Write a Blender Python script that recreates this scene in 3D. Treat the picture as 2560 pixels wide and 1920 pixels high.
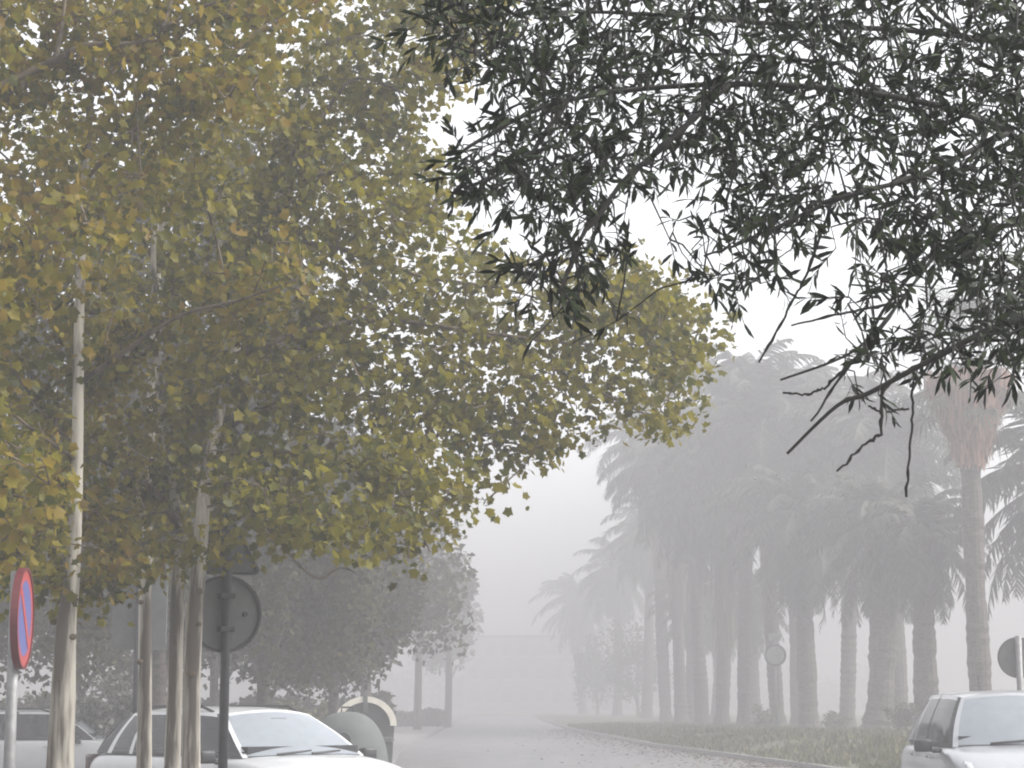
import bpy, math, random
import numpy as np
from mathutils import Vector, Matrix
for o in list(bpy.data.objects): bpy.data.objects.remove(o)
S = bpy.context.scene; C = S.collection
R = math.radians
rng = np.random.default_rng(11); random.seed(5)

# ---------------------------------------------------------------- camera
F = 5000.0; PITCH = math.atan(790/F); CAM = Vector((0, 0, 1.54))
cd = bpy.data.cameras.new('camera'); cam = bpy.data.objects.new('camera', cd); C.objects.link(cam)
cd.sensor_width = 36; cd.lens = 36*F/2560; cd.clip_start = .1; cd.clip_end = 3000
cam.location = CAM; cam.rotation_euler = (R(90)+PITCH, 0, 0); S.camera = cam
# ---------------------------------------------------------------- sky
W = bpy.data.worlds.new('World'); S.world = W; W.use_nodes = True
nt = W.node_tree; nt.nodes.clear()
SUN_EL, SUN_AZ = R(44), R(92)          # azimuth measured from +Y towards +X
sky = nt.nodes.new('ShaderNodeTexSky'); sky.sky_type = 'NISHITA'; sky.sun_disc = False
sky.sun_elevation = SUN_EL; sky.sun_rotation = SUN_AZ; sky.dust_density = 3; sky.air_density = 1.0
hs = nt.nodes.new('ShaderNodeHueSaturation'); hs.inputs['Saturation'].default_value = .10
bg = nt.nodes.new('ShaderNodeBackground'); bg.inputs['Strength'].default_value = .15
ow = nt.nodes.new('ShaderNodeOutputWorld')
nt.links.new(sky.outputs[0], hs.inputs['Color']); nt.links.new(hs.outputs[0], bg.inputs['Color'])
nt.links.new(bg.outputs[0], ow.inputs['Surface'])
# ---------------------------------------------------------------- sun (overcast)
sl = bpy.data.lights.new('sun', 'SUN'); sl.energy = 1.5; sl.angle = R(25); sl.color = (1, .97, .92)
so = bpy.data.objects.new('sun', sl); C.objects.link(so); so.location = (30, 20, 60)
sd = Vector((math.sin(SUN_AZ)*math.cos(SUN_EL), math.cos(SUN_AZ)*math.cos(SUN_EL), math.sin(SUN_EL)))
so.rotation_euler = sd.to_track_quat('Z', 'Y').to_euler()
# ---------------------------------------------------------------- exposure and renderer
vs = S.view_settings; vs.view_transform = 'Standard'; vs.look = 'None'; vs.gamma = 1; vs.exposure = 1.68
cy = S.cycles; cy.max_bounces = 6; cy.diffuse_bounces = 3; cy.glossy_bounces = 3; cy.transmission_bounces = 4
cy.volume_bounces = 1; cy.transparent_max_bounces = 12; cy.use_denoising = True; cy.sample_clamp_indirect = 4
cy.pixel_filter_type = 'GAUSSIAN'; cy.filter_width = 2.3
FOG = 0.0097

# ================================================================ helpers
def at(px, py, d):
    v = Vector((0, math.cos(PITCH), math.sin(PITCH))) + Vector((1, 0, 0))*((px-1280)/F) + Vector((0, -math.sin(PITCH), math.cos(PITCH)))*((960-py)/F)
    return CAM + v*(d/v.y)
def gx(px, d): return (px-1280)/F*d*1.0
def link(name, me, mats, parent=None, smooth=False):
    if not isinstance(mats, (list, tuple)): mats = [mats]
    for m in mats: me.materials.append(m)
    if smooth: me.polygons.foreach_set('use_smooth', [True]*len(me.polygons))
    o = bpy.data.objects.new(name, me); C.objects.link(o)
    if parent: o.parent = parent
    return o
def tag(o, label=None, cat=None, group=None, kind=None):
    if label: o['label'] = label
    if cat: o['category'] = cat
    if group: o['group'] = group
    if kind: o['kind'] = kind
    return o
def empty(name, loc, label, cat, group=None, rz=0):
    o = bpy.data.objects.new(name, None); C.objects.link(o); o.location = loc; o.rotation_euler = (0, 0, rz)
    return tag(o, label, cat, group)
class MB:
    def __init__(s): s.v = []; s.f = []
    def add(s, v, f):
        n = len(s.v); s.v += [tuple(p) for p in v]; s.f += [tuple(i+n for i in q) for q in f]; return s
    def box(s, c, d, rz=0, M=None):
        x, y, z = d[0]/2, d[1]/2, d[2]/2
        v = [Vector(p) for p in ((-x,-y,-z),(x,-y,-z),(x,y,-z),(-x,y,-z),(-x,-y,z),(x,-y,z),(x,y,z),(-x,y,z))]
        m = M or Matrix.Rotation(rz, 3, 'Z')
        return s.add([m @ p + Vector(c) for p in v], [(0,3,2,1),(4,5,6,7),(0,1,5,4),(1,2,6,5),(2,3,7,6),(3,0,4,7)])
    def tube(s, pts, rad, n=8, cap=True):
        pts = [Vector(p) for p in pts]; m = len(pts)
        if not hasattr(rad, '__len__'): rad = [rad]*m
        t0 = (pts[1]-pts[0]).normalized(); ref = Vector((1, 0, 0)) if abs(t0.x) < .8 else Vector((0, 1, 0))
        a = t0.cross(ref).normalized(); V = []; Fc = []
        for i, p in enumerate(pts):
            t = (pts[min(i+1, m-1)]-pts[max(i-1, 0)]).normalized()
            a = (a - t*a.dot(t)).normalized(); b = t.cross(a)
            for k in range(n):
                q = 2*math.pi*k/n; V.append(p+(a*math.cos(q)+b*math.sin(q))*rad[i])
        for i in range(m-1):
            for k in range(n):
                Fc.append((i*n+k, i*n+(k+1) % n, (i+1)*n+(k+1) % n, (i+1)*n+k))
        if cap: Fc.append(tuple(range(n-1, -1, -1))); Fc.append(tuple((m-1)*n+k for k in range(n)))
        return s.add(V, Fc)
    def lathe(s, prof, n=32, c=(0,0,0)):
        V = []; Fc = []; m = len(prof)
        for r, z in prof:
            for k in range(n):
                q = 2*math.pi*k/n; V.append((c[0]+r*math.cos(q), c[1]+r*math.sin(q), c[2]+z))
        for i in range(m-1):
            for k in range(n): Fc.append((i*n+k, i*n+(k+1) % n, (i+1)*n+(k+1) % n, (i+1)*n+k))
        Fc.append(tuple(range(n-1, -1, -1))); Fc.append(tuple((m-1)*n+k for k in range(n)))
        return s.add(V, Fc)
    def grid(s, fn, us, vv):
        n = len(vv); return s.add([fn(u, v) for u in us for v in vv], [(i*n+j, (i+1)*n+j, (i+1)*n+j+1, i*n+j+1) for i in range(len(us)-1) for j in range(n-1)])
    def prism(s, out, y0, y1):      # outline in x,z extruded along y
        n = len(out); V = [(x, y0, z) for x, z in out]+[(x, y1, z) for x, z in out]
        Fc = [tuple(range(n)), tuple(range(2*n-1, n-1, -1))]+[(i, i+n, (i+1) % n+n, (i+1) % n) for i in range(n)]
        return s.add(V, Fc)
    def mesh(s, name):
        me = bpy.data.meshes.new(name); me.from_pydata(s.v, [], s.f); me.update(); return me
    def build(s, name, mat, parent=None, smooth=False, bevel=0, sub=0):
        o = link(name, s.mesh(name), mat, parent, smooth)
        if bevel:
            b = o.modifiers.new('b', 'BEVEL'); b.width = bevel; b.segments = 2; b.limit_method = 'ANGLE'
        if sub:
            b = o.modifiers.new('s', 'SUBSURF'); b.levels = sub; b.render_levels = sub
        return o
def lin(a, b, n): return [a+(b-a)*i/(n-1) for i in range(n)]
def spline(pts, rad, k=5):
    P = [Vector(p) for p in pts]; out = []; ro = []
    for i in range(len(P)-1):
        p0, p1, p2, p3 = P[max(i-1, 0)], P[i], P[i+1], P[min(i+2, len(P)-1)]
        for j in range(k):
            t = j/k
            out.append(.5*((2*p1)+(p2-p0)*t+(2*p0-5*p1+4*p2-p3)*t*t+(3*p1-p0-3*p2+p3)*t**3)); ro.append(rad[i]*(1-t)+rad[i+1]*t)
    out.append(P[-1]); ro.append(rad[-1]); return out, ro

# ---------------------------------------------------------------- materials
class NT:
    def __init__(s, name):
        s.m = bpy.data.materials.new(name); s.m.use_nodes = True; s.t = s.m.node_tree; s.b = s.t.nodes['Principled BSDF']
    def n(s, typ, **kw):
        x = s.t.nodes.new(typ)
        for k, v in kw.items():
            if k in x.inputs: x.inputs[k].default_value = v
            else: setattr(x, k, v)
        return x
    def l(s, a, b): s.t.links.new(a, b)
    def ramp(s, fac, stops):
        r = s.n('ShaderNodeValToRGB'); e = r.color_ramp.elements
        while len(e) < len(stops): e.new(.5)
        for i, (p, c) in enumerate(stops): e[i].position = p; e[i].color = (*c, 1)
        s.l(fac, r.inputs[0]); return r.outputs[0]
    def noise(s, scale, detail=4, stretch=None, coord='Object'):
        tc = s.n('ShaderNodeTexCoord'); x = s.n('ShaderNodeTexNoise'); x.inputs['Scale'].default_value = scale; x.inputs['Detail'].default_value = detail
        src = tc.outputs[coord]
        if stretch:
            mp = s.n('ShaderNodeMapping'); mp.inputs['Scale'].default_value = stretch; s.l(src, mp.inputs[0]); src = mp.outputs[0]
        s.l(src, x.inputs['Vector']); return x.outputs['Fac']
    def bump(s, h, st=.3, dist=.02):
        b = s.n('ShaderNodeBump'); b.inputs['Strength'].default_value = st; b.inputs['Distance'].default_value = dist
        s.l(h, b.inputs['Height']); s.l(b.outputs[0], s.b.inputs['Normal'])
def plain(name, col, rough=.6, var=.15, scale=12, metal=0, coat=0, bump=0):
    k = NT(name); a = k.noise(scale, 5)
    lo = [c*(1-var) for c in col]; hi = [min(1, c*(1+var)) for c in col]
    k.l(k.ramp(a, [(.3, lo), (.7, hi)]), k.b.inputs['Base Color'])
    k.b.inputs['Roughness'].default_value = rough; k.b.inputs['Metallic'].default_value = metal
    k.b.inputs['Coat Weight'].default_value = coat
    if bump: k.bump(a, bump)
    return k.m
def leafmat(name, tones, patch, pscale=.9, trans=.35, rough=.55):
    k = NT(name); g = k.n('ShaderNodeNewGeometry'); nz = k.noise(pscale, 2)
    mr = k.n('ShaderNodeMath', operation='MULTIPLY_ADD'); k.l(g.outputs['Random Per Island'], mr.inputs[0]); mr.inputs[1].default_value = 1-patch
    m2 = k.n('ShaderNodeMath', operation='MULTIPLY'); k.l(nz, m2.inputs[0]); m2.inputs[1].default_value = patch*1.0
    k.l(m2.outputs[0], mr.inputs[2])
    col = k.ramp(mr.outputs[0], tones)
    k.l(col, k.b.inputs['Base Color']); k.b.inputs['Roughness'].default_value = rough; k.b.inputs['Specular IOR Level'].default_value = .25
    if trans:
        tr = k.n('ShaderNodeBsdfTranslucent'); k.l(col, tr.inputs['Color']); mx = k.n('ShaderNodeMixShader'); mx.inputs[0].default_value = trans
        k.l(k.b.outputs[0], mx.inputs[1]); k.l(tr.outputs[0], mx.inputs[2]); k.l(mx.outputs[0], k.t.nodes['Material Output'].inputs['Surface'])
    return k.m
def bark(name, dark, light, scale=5, mid=.5, stretch=(1, 1, .35), st=.35):
    k = NT(name); a = k.noise(scale, 5, stretch); b = k.noise(scale*5, 4, stretch)
    ad = k.n('ShaderNodeMath', operation='MULTIPLY_ADD'); k.l(b, ad.inputs[0]); ad.inputs[1].default_value = .25; k.l(a, ad.inputs[2])
    k.l(k.ramp(ad.outputs[0], [(mid+.02, dark), (mid+.09, [(x+y)/2 for x, y in zip(dark, light)]), (mid+.17, light)]), k.b.inputs['Base Color'])
    k.b.inputs['Roughness'].default_value = .85; k.bump(ad.outputs[0], st, .01); return k.m
def glass(name, dew_sheen, tint=.8):
    k = NT(name); t = k.t; t.nodes.remove(k.b)
    tr = k.n('ShaderNodeBsdfTransparent'); tr.inputs[0].default_value = (tint, tint, tint*1.02, 1)
    gl = k.n('ShaderNodeBsdfGlossy'); gl.inputs['Roughness'].default_value = .04
    fr = k.n('ShaderNodeFresnel'); fr.inputs[0].default_value = 1.55
    m1 = k.n('ShaderNodeMixShader'); k.l(fr.outputs[0], m1.inputs[0]); k.l(tr.outputs[0], m1.inputs[1]); k.l(gl.outputs[0], m1.inputs[2])
    df = k.n('ShaderNodeBsdfDiffuse'); df.inputs[0].default_value = (.40, .435, .48, 1)  # pale diffuse film: dew, with white sky reflection painted in
    nz = k.noise(7, 5); mm = k.n('ShaderNodeMapRange'); k.l(nz, mm.inputs[0])
    mm.inputs[1].default_value = .3; mm.inputs[2].default_value = .7; mm.inputs[3].default_value = dew_sheen*.93; mm.inputs[4].default_value = dew_sheen*1.05
    m2 = k.n('ShaderNodeMixShader'); k.l(mm.outputs[0], m2.inputs[0]); k.l(m1.outputs[0], m2.inputs[1]); k.l(df.outputs[0], m2.inputs[2])
    k.l(m2.outputs[0], t.nodes['Material Output'].inputs['Surface']); return k.m
OL = (.146, .134, .014); YO = (.212, .176, .018); GR = (.068, .078, .015); OR = (.20, .125, .032); BR = (.075, .056, .024)
M = {}
M['plane_leaf'] = leafmat('plane_leaf', [(.22, BR), (.34, GR), (.47, OL), (.60, (.195, .172, .018)), (.72, YO), (.90, OR)], .62, 1.3, .5)
M['golden_leaf'] = leafmat('golden_leaf', [(.22, BR), (.32, GR), (.42, OL), (.54, YO), (.66, (.215, .155, .022)), (.78, OR)], .6, 1.2, .5)
M['far_leaf'] = leafmat('far_leaf', [(.25, (.022, .025, .008)), (.5, (.038, .039, .011)), (.75, (.058, .052, .015))], .45, .5, .2, .85)
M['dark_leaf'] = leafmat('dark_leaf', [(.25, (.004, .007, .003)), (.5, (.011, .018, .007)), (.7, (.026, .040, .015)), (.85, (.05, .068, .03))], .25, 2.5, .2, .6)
M['palm_leaf'] = leafmat('palm_leaf', [(.3, (.03, .038, .026)), (.7, (.065, .07, .045))], .4, .8, .2)
M['dead_frond'] = leafmat('dead_frond', [(.3, (.21, .115, .08)), (.7, (.38, .215, .15))], .3, 1.5, .15, .9)
M['old_frond'] = leafmat('old_frond', [(.3, (.09, .068, .052)), (.7, (.17, .13, .10))], .3, 1.5, .15, .9)
M['shrub_leaf'] = leafmat('shrub_leaf', [(.3, (.06, .065, .03)), (.7, (.13, .13, .055))], .3, 1.5, .2)
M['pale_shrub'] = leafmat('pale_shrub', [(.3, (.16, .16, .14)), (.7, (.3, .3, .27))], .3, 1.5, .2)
M['plane_bark'] = bark('plane_bark', (.10, .086, .07), (.50, .465, .40), 7.0, .50, (1, 1, .10))
M['limb_bark'] = bark('limb_bark', (.035, .026, .016), (.12, .092, .06), 8, .5)
M['twig_bark'] = bark('twig_bark', (.007, .007, .006), (.022, .02, .017), 20, .5)
M['palm_bark'] = bark('palm_bark', (.035, .028, .023), (.085, .068, .055), 7, .5, (1, 1, 2.2), .8)
M['asphalt'] = plain('asphalt', (.125, .121, .122), .5, .3, 1.2, bump=.1)
M['paving'] = plain('paving', (.16, .156, .15), .9, .2, 3, bump=.1)
M['kerb_stone'] = plain('kerb_stone', (.22, .213, .2), .85, .2, 6, bump=.2)
M['worn_kerb'] = plain('worn_kerb', (.15, .148, .145), .9, .2, 6, bump=.2)
M['pale_wall'] = plain('pale_wall', (.42, .40, .385), .9, .12, 1)
M['fog_faded'] = plain('fog_faded', (.30, .30, .30), .7, .15, 5)  # white greyed down: fading by fog is put into the colour
M['soil'] = plain('soil', (.13, .115, .08), .95, .35, .7, bump=.4)
M['turf'] = plain('turf', (.075, .074, .042), .95, .6, .9, bump=.5)
M['grass'] = leafmat('grass', [(.3, (.07, .075, .03)), (.7, (.15, .14, .06))], .3, 1, .3)
M['white_paint'] = plain('white_paint', (.50, .505, .515), .28, .03, 6, coat=.6)
M['silver_paint'] = plain('silver_paint', (.36, .37, .39), .28, .04, 8, .35, .7)
M['black_trim'] = plain('black_trim', (.02, .02, .022), .5, .2, 15)
M['rubber'] = plain('rubber', (.018, .018, .018), .9, .3, 20)
M['alloy'] = plain('alloy', (.45, .45, .46), .35, .1, 20, .8)
M['seat_cloth'] = plain('seat_cloth', (.035, .035, .04), .9, .3, 30)
M['lamp_glass'] = plain('lamp_glass', (.7, .72, .74), .08, .1, 25, .3, 1)
M['amber_glass'] = plain('amber_glass', (.03, .008, .008), .15, .1, 25, 0, 1)
M['clear_glass'] = glass('clear_glass', .04, .2)
M['dew_sheen_glass'] = glass('dew_sheen_glass', .55, .5)  # windscreens: sky reflection put into the pale dew layer
M['sign_red'] = plain('sign_red', (.34, .055, .055), .4, .08, 9)
M['sign_dark_red'] = plain('sign_dark_red', (.10, .014, .018), .5, .1, 9)
M['sign_blue'] = plain('sign_blue', (.085, .095, .25), .4, .08, 9)
M['sign_white'] = plain('sign_white', (.78, .78, .78), .45, .05, 9)
M['galvanised'] = plain('galvanised', (.22, .22, .22), .6, .2, 14, .4)
M['sign_back'] = plain('sign_back', (.11, .115, .112), .6, .12, 10, .1)
M['dark_steel'] = plain('dark_steel', (.035, .035, .038), .6, .2, 14, .2)
M['bin_grey'] = plain('bin_grey', (.085, .094, .09), .85, .12, 5)
M['bin_dark'] = plain('bin_dark', (.05, .055, .055), .6, .15, 5)
M['bin_cream'] = plain('bin_cream', (.80, .76, .66), .6, .08, 8)

# ---------------------------------------------------------------- leaves (numpy)
def frames(n, up=.45):
    z = rng.normal(size=(n, 3)); z /= np.linalg.norm(z, axis=1)[:, None]; z[:, 2] += up; z /= np.linalg.norm(z, axis=1)[:, None]
    r = rng.normal(size=(n, 3)); r[:, 2] -= .5
    y = r - z*np.sum(r*z, 1)[:, None]; y /= np.linalg.norm(y, axis=1)[:, None]
    return np.cross(y, z), y, z
PLANE = (np.array([(0,0,0),(0,.5,-.03),(0,1,.05),(.42,.0,.12),(.34,.24,.06),(.52,.52,.15),(.28,.66,.05),(-.42,.0,.12),(-.34,.24,.06),(-.52,.52,.15),(-.28,.66,.05)]),
         [(0,3,4,1),(4,5,6,1),(6,2,1),(0,1,8,7),(8,1,10,9),(10,1,2)])
DIAM = (np.array([(0,0,0),(.34,.4,.08),(0,1,0),(-.34,.4,.08)]), [(0,1,2,3)])
LANCE = (np.array([(0,0,0),(.085,.25,.01),(.108,.62,-.03),(.0,1,-.14),(-.108,.62,-.03),(-.085,.25,.01)]), [(0,1,5),(1,2,4,5),(2,3,4)])
def leafmesh(name, pos, size, tpl, fr=None, up=.45):
    n = len(pos); pos = np.asarray(pos, float); X, Y, Z = fr if fr is not None else frames(n, up)
    T, FF = tpl; k = len(T); size = np.asarray(size)[:, None]
    V = np.empty((n, k, 3))
    for j in range(k): V[:, j] = pos+(X*T[j, 0]+Y*T[j, 1]+Z*T[j, 2])*size
    me = bpy.data.meshes.new(name); nf = len(FF); lens = [len(q) for q in FF]; L = sum(lens)
    flat = np.array([i for q in FF for i in q]); idx = (np.arange(n)[:, None]*k+flat[None]).ravel()
    me.vertices.add(n*k); me.vertices.foreach_set('co', V.ravel())
    me.loops.add(n*L); me.loops.foreach_set('vertex_index', idx)
    me.polygons.add(n*nf)
    st = np.concatenate([[0], np.cumsum(lens)[:-1]]); me.polygons.foreach_set('loop_start', (np.arange(n)[:, None]*L+st[None]).ravel())
    try: me.polygons.foreach_set('loop_total', np.tile(lens, n))
    except Exception: pass
    me.update(calc_edges=True); me.validate(); return me
def inpoly(P, poly):
    x, y = P[:, 0], P[:, 1]; ins = np.zeros(len(P), bool); j = len(poly)-1
    for i in range(len(poly)):
        xi, yi = poly[i]; xj, yj = poly[j]
        c = ((yi > y) != (yj > y)) & (x < (xj-xi)*(y-yi)/(yj-yi+1e-9)+xi); ins ^= c; j = i
    return ins
def unproj(px, py, d):
    c, s = math.cos(PITCH), math.sin(PITCH); a = (px-1280)/F; b = (960-py)/F
    vy = c-s*b; vz = s+c*b; k = d/vy
    return np.stack([a*k, d, CAM.z+vz*k], 1)

# ================================================================ setting
def kerbx(d):
    return float(np.interp(d, [-60, 10, 30, 46, 67, 105, 160, 300, 600], [10.5, 8.6, 7.6, 6.6, 4.6, 2.9, 2.2, 1.5, 1.2]))
def leftx(d): return float(np.interp(d, [-60, 20, 60, 110, 300, 600], [-1.6, -1.6, -3.3, -3.6, -4, -4.5]))
DS = [-60, -30, 0, 10, 20, 30, 38, 46, 52, 60, 67, 76, 85, 95, 105, 120, 140, 160, 188]
g = MB(); nn = 30
g.grid(lambda u, v: (u, v, -.02), lin(-590, 590, nn), lin(-60, 590, nn)); tag(g.build('ground', M['soil']), kind='structure')
m = MB(); n_ = 6
m.grid(lambda d, s: (leftx(d)+(kerbx(d)-leftx(d))*s, d, .03*math.sin(math.pi*s)), DS, lin(0, 1, n_)); tag(m.build('road', M['asphalt'], smooth=True), kind='structure')
m = MB()
for i in range(len(DS)-1):
    a, b = DS[i], DS[i+1]
    xa, xb = kerbx(a), kerbx(b)
    v = [(xa, a, -.02), (xa+.16, a, -.02), (xa+.16, a, .13), (xa+.02, a, .13), (xb, b, -.02), (xb+.16, b, -.02), (xb+.16, b, .13), (xb+.02, b, .13)]
    m.add(v, [(0, 3, 7, 4), (3, 2, 6, 7), (2, 1, 5, 6)])
tag(m.build('kerb', M['kerb_stone']), kind='structure')
m = MB()
for i in range(len(DS)-1):
    a, b = DS[i], DS[i+1]; xa, xb = leftx(a), leftx(b)
    m.add([(xa, a, -.02), (xa-.16, a, -.02), (xa-.16, a, .13), (xa-.02, a, .13), (xb, b, -.02), (xb-.16, b, -.02), (xb-.16, b, .13), (xb-.02, b, .13)], [(0, 4, 7, 3), (3, 7, 6, 2), (2, 6, 5, 1)])
tag(m.build('kerb', M['worn_kerb']), kind='structure')
m = MB(); m.grid(lambda d, s: (leftx(d)-.162-s*16, d, .115), DS, lin(0, 1, 4)); tag(m.build('pavement', M['paving']), kind='structure')
def bankz(d, off):
    top = float(np.interp(d, [-60, 30, 60, 75, 95, 120, 600], [.45, .5, .48, .36, .24, .16, .1]))
    t = min(1, max(0, off/2.2)); t = t*t*(3-2*t)
    return .12+(top-.12)*t+.05*math.sin(d*.9+off*1.7)*t
m = MB(); m.grid(lambda d, o: (kerbx(d)+.162+o, d, bankz(d, o) if o < 60 else .1), lin(-60, 188, 230), [0, .5, 1, 1.5, 2, 2.6, 3.5, 5, 8, 14, 26, 60]); tag(m.build('grass_bank', M['turf'], smooth=True), kind='structure')
# grass blades on the bank (uncountable)
n = 36000; dd = 40+rng.random(n)**1.3*70; oo = rng.random(n)**1.2*8.5
pos = np.array([(kerbx(a)+.17+b, a, bankz(a, b)-.01) for a, b in zip(dd, oo)])
X = rng.normal(size=(n, 3)); X[:, 2] = 0; X /= np.linalg.norm(X, axis=1)[:, None]
Y = np.stack([rng.normal(size=n)*.4, rng.normal(size=n)*.4, np.ones(n)], 1); Y /= np.linalg.norm(Y, axis=1)[:, None]
kp = rng.random(n) < np.clip(.55+.35*np.sin(pos[:, 0]*1.3+pos[:, 1]*.5)+.35*np.sin(pos[:, 1]*1.1-pos[:, 0]*.7), .12, 1); pos = pos[kp]; X = X[kp]; Y = Y[kp]; n = len(pos)
o = link('grass', leafmesh('grass', pos, .1+rng.random(n)*.16, DIAM, (X*.6, Y, np.cross(X, Y))), M['grass']); tag(o, 'short dull green grass growing on the bank beside the kerb', 'grass', kind='stuff')

# fallen leaves (uncountable)
n = 2200; dd = 46+rng.random(n)**1.6*60; oo = np.where(rng.random(n) < .6, -np.abs(rng.normal(size=n))*.8, rng.normal(size=n)*2.5)
pos = np.array([(kerbx(a)+b, a, (bankz(a, b-.16)+.03) if b > .16 else (.145 if b > 0 else .035)) for a, b in zip(dd, oo)])
pos = pos[pos[:, 0] > [leftx(a)+.3 for a in pos[:, 1]]]
FALLEN = pos
# ================================================================ trees
def limb_samples(limbs):
    out = []
    for pts, rad in limbs:
        for p in pts: out.append(p)
    return np.array([tuple(p) for p in out])
# near plane trees: trunks and limbs traced as (px, py, depth) and unprojected to their own places
tag(link('fallen_leaves', leafmesh('fallen_leaves', FALLEN, rng.uniform(.06, .14, len(FALLEN)), DIAM, up=3.0), M['old_frond']), 'brown fallen leaves gathered along the kerb', 'fallen leaves', kind='stuff')
PT = [
 dict(key='A', lab='slender plane tree with pale trunk just right of the blue round sign', trunk=[(150,1920,14),(158,1740,14),(166,1560,14),(181,1435,14),(193,1157,14),(199,750,14.1),(216,400,14.3),(245,0,14.6),(255,-250,15)], r=[.098,.088,.07,.055,.042,.036,.03,.02,.008],
      limbs=[([(196,960,14.05),(310,880,13.8),(450,790,13.6),(600,750,13.3),(740,700,13)],.022), ([(199,700,14.1),(120,560,14.6),(40,420,15),(-60,330,15.5)],.02), ([(212,450,14.3),(330,330,14),(470,260,13.5),(600,200,13.2)],.02),
             ([(193,1150,14),(90,1080,13.6),(0,1010,13.2),(-80,960,13)],.018), ([(195,1000,14),(260,1010,15),(330,1060,16),(300,1250,16.3)],.014), ([(183,1400,14),(120,1330,13.6),(60,1360,13.3)],.01), ([(190,1260,14),(250,1290,14.5),(300,1380,14.8)],.01)]),
 dict(key='B', lab='plane tree with scarred grey trunk rising behind the estate car rear window', trunk=[(360,1920,17),(362,1700,17),(363,1500,17),(368,1380,17),(376,1100,17.2),(392,700,17.6),(425,300,18),(460,-200,18.5)], r=[.066,.058,.052,.048,.04,.034,.026,.01],
      limbs=[([(380,1000,17.3),(500,880,17),(640,800,16.6),(800,760,16.4),(960,740,16.2)],.024), ([(395,680,17.6),(520,560,17.2),(680,480,17),(860,440,16.8),(1030,430,16.6)],.024), ([(386,820,17.5),(300,700,18),(180,600,18.4),(60,560,18.6)],.022),
             ([(410,450,17.8),(540,330,18.2),(700,230,18.5),(880,120,18.6),(1100,40,18.5)],.022), ([(373,1200,17.1),(300,1120,17.6),(180,1060,18),(60,1100,18)],.016), ([(372,1300,17.1),(420,1230,17.8),(520,1200,18.4)],.012)]),
 dict(key='C', lab='brownish plane trunk close behind the pale one, a dark limb leaning left', trunk=[(430,1920,15.6),(438,1700,15.6),(442,1500,15.6),(446,1390,15.6),(432,1200,15.8),(402,1000,16),(385,700,16.3),(380,400,16.6),(350,0,17)], r=[.064,.058,.054,.05,.036,.03,.024,.018,.008],
      limbs=[([(446,1330,15.6),(405,1245,15.4),(330,1190,15.2),(210,1125,15),(110,1040,14.8),(20,900,14.7)],.034), ([(436,1240,15.8),(500,1130,15.5),(590,1060,15.2),(700,1000,15),(830,960,14.8)],.026), ([(395,860,16.1),(470,720,16),(600,620,16),(760,560,15.9)],.02),
             ([(384,650,16.4),(300,500,16.2),(220,400,16),(120,280,15.8)],.018), ([(440,1280,15.7),(330,1290,15),(230,1320,14.6),(160,1400,14.4)],.014)]),
 dict(key='D', lab='plane tree with pale blotched trunk, its canopy leaning right over the road', trunk=[(477,1920,14.8),(480,1700,14.8),(489,1500,14.8),(500,1390,14.8),(506,1290,14.8),(522,1150,14.9),(582,900,15.1),(662,600,15.4),(762,250,15.8),(820,-200,16.2)], r=[.07,.064,.06,.056,.052,.046,.038,.03,.022,.01],
      limbs=[([(585,890,15.1),(760,830,15.2),(950,800,15.4),(1200,830,15.7),(1450,860,16),(1700,860,16.3)],.03), ([(662,600,15.4),(850,620,15.5),(1050,690,15.7),(1250,720,16),(1420,770,16.2)],.026), ([(522,1150,14.9),(650,1130,14.7),(850,1150,14.5),(1000,1230,14.4),(1075,1380,14.3)],.026),
             ([(720,400,15.6),(800,300,15.7),(880,200,15.8),(976,217,15.8),(1040,255,15.8)],.022), ([(545,1050,15),(850,1000,15.3),(1120,1010,15.7),(1340,1080,16)],.026), ([(510,1270,14.8),(600,1260,14.6),(707,1363,14.5),(745,1410,14.5),(797,1447,14.5),(850,1420,14.5),(890,1432,14.5)],.009),
             ([(790,120,16),(900,80,16),(1020,40,16),(1140,60,16)],.018), ([(620,760,15.2),(560,650,14.6),(520,520,14.2),(500,400,14)],.018), ([(700,480,15.5),(850,430,15.2),(1000,520,15),(1080,560,15)],.018), ([(515,1210,14.8),(620,1210,14.2),(740,1260,13.9),(840,1300,13.8)],.014),
             ([(1200,830,15.7),(1400,930,15.9),(1560,1010,16.1),(1640,1050,16.2)],.014), ([(1250,720,16),(1420,680,16.2),(1580,740,16.4),(1740,830,16.5)],.014)]),
 dict(key='E', lab='plane tree whose brown limbs enter at the upper left corner', trunk=[(-330,1920,13),(-320,1400,13),(-310,900,13),(-290,500,13),(-260,100,13),(-240,-300,13)], r=[.11,.09,.08,.07,.05,.03],
      limbs=[([(-295,450,13),(-120,290,13),(0,217,13),(136,152,13.1),(217,114,13.1),(347,108,13.2),(407,70,13.2),(520,11,13.3),(640,-20,13.4),(760,-30,13.5)],.036), ([(140,150,13.1),(152,80,13.2),(163,0,13.3),(170,-90,13.4)],.02), ([(405,72,13.2),(430,0,13.4),(450,-80,13.5)],.018),
             ([(-300,700,13),(-150,640,12.8),(0,620,12.6),(110,600,12.5),(200,640,12.5)],.024), ([(110,600,12.5),(230,520,12.5),(330,430,12.6)],.012), ([(-310,1000,13),(-150,1000,12.6),(0,1060,12.4),(90,1180,12.3)],.022)]),
]
CANOPY = [(-120,-120),(1220,-120),(1240,60),(1160,150),(1120,230),(1050,320),(1090,420),(1110,560),(1210,640),(1340,690),(1480,680),(1570,640),(1700,720),(1800,850),(1760,930),(1690,1060),(1560,1080),(1400,1110),(1260,1140),(1220,1250),(1130,1290),(1110,1400),(1040,1420),(980,1370),(850,1345),(700,1345),(640,1400),(560,1390),(500,1390),(330,1440),(260,1500),(150,1530),(80,1440),(-120,1500)]
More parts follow.
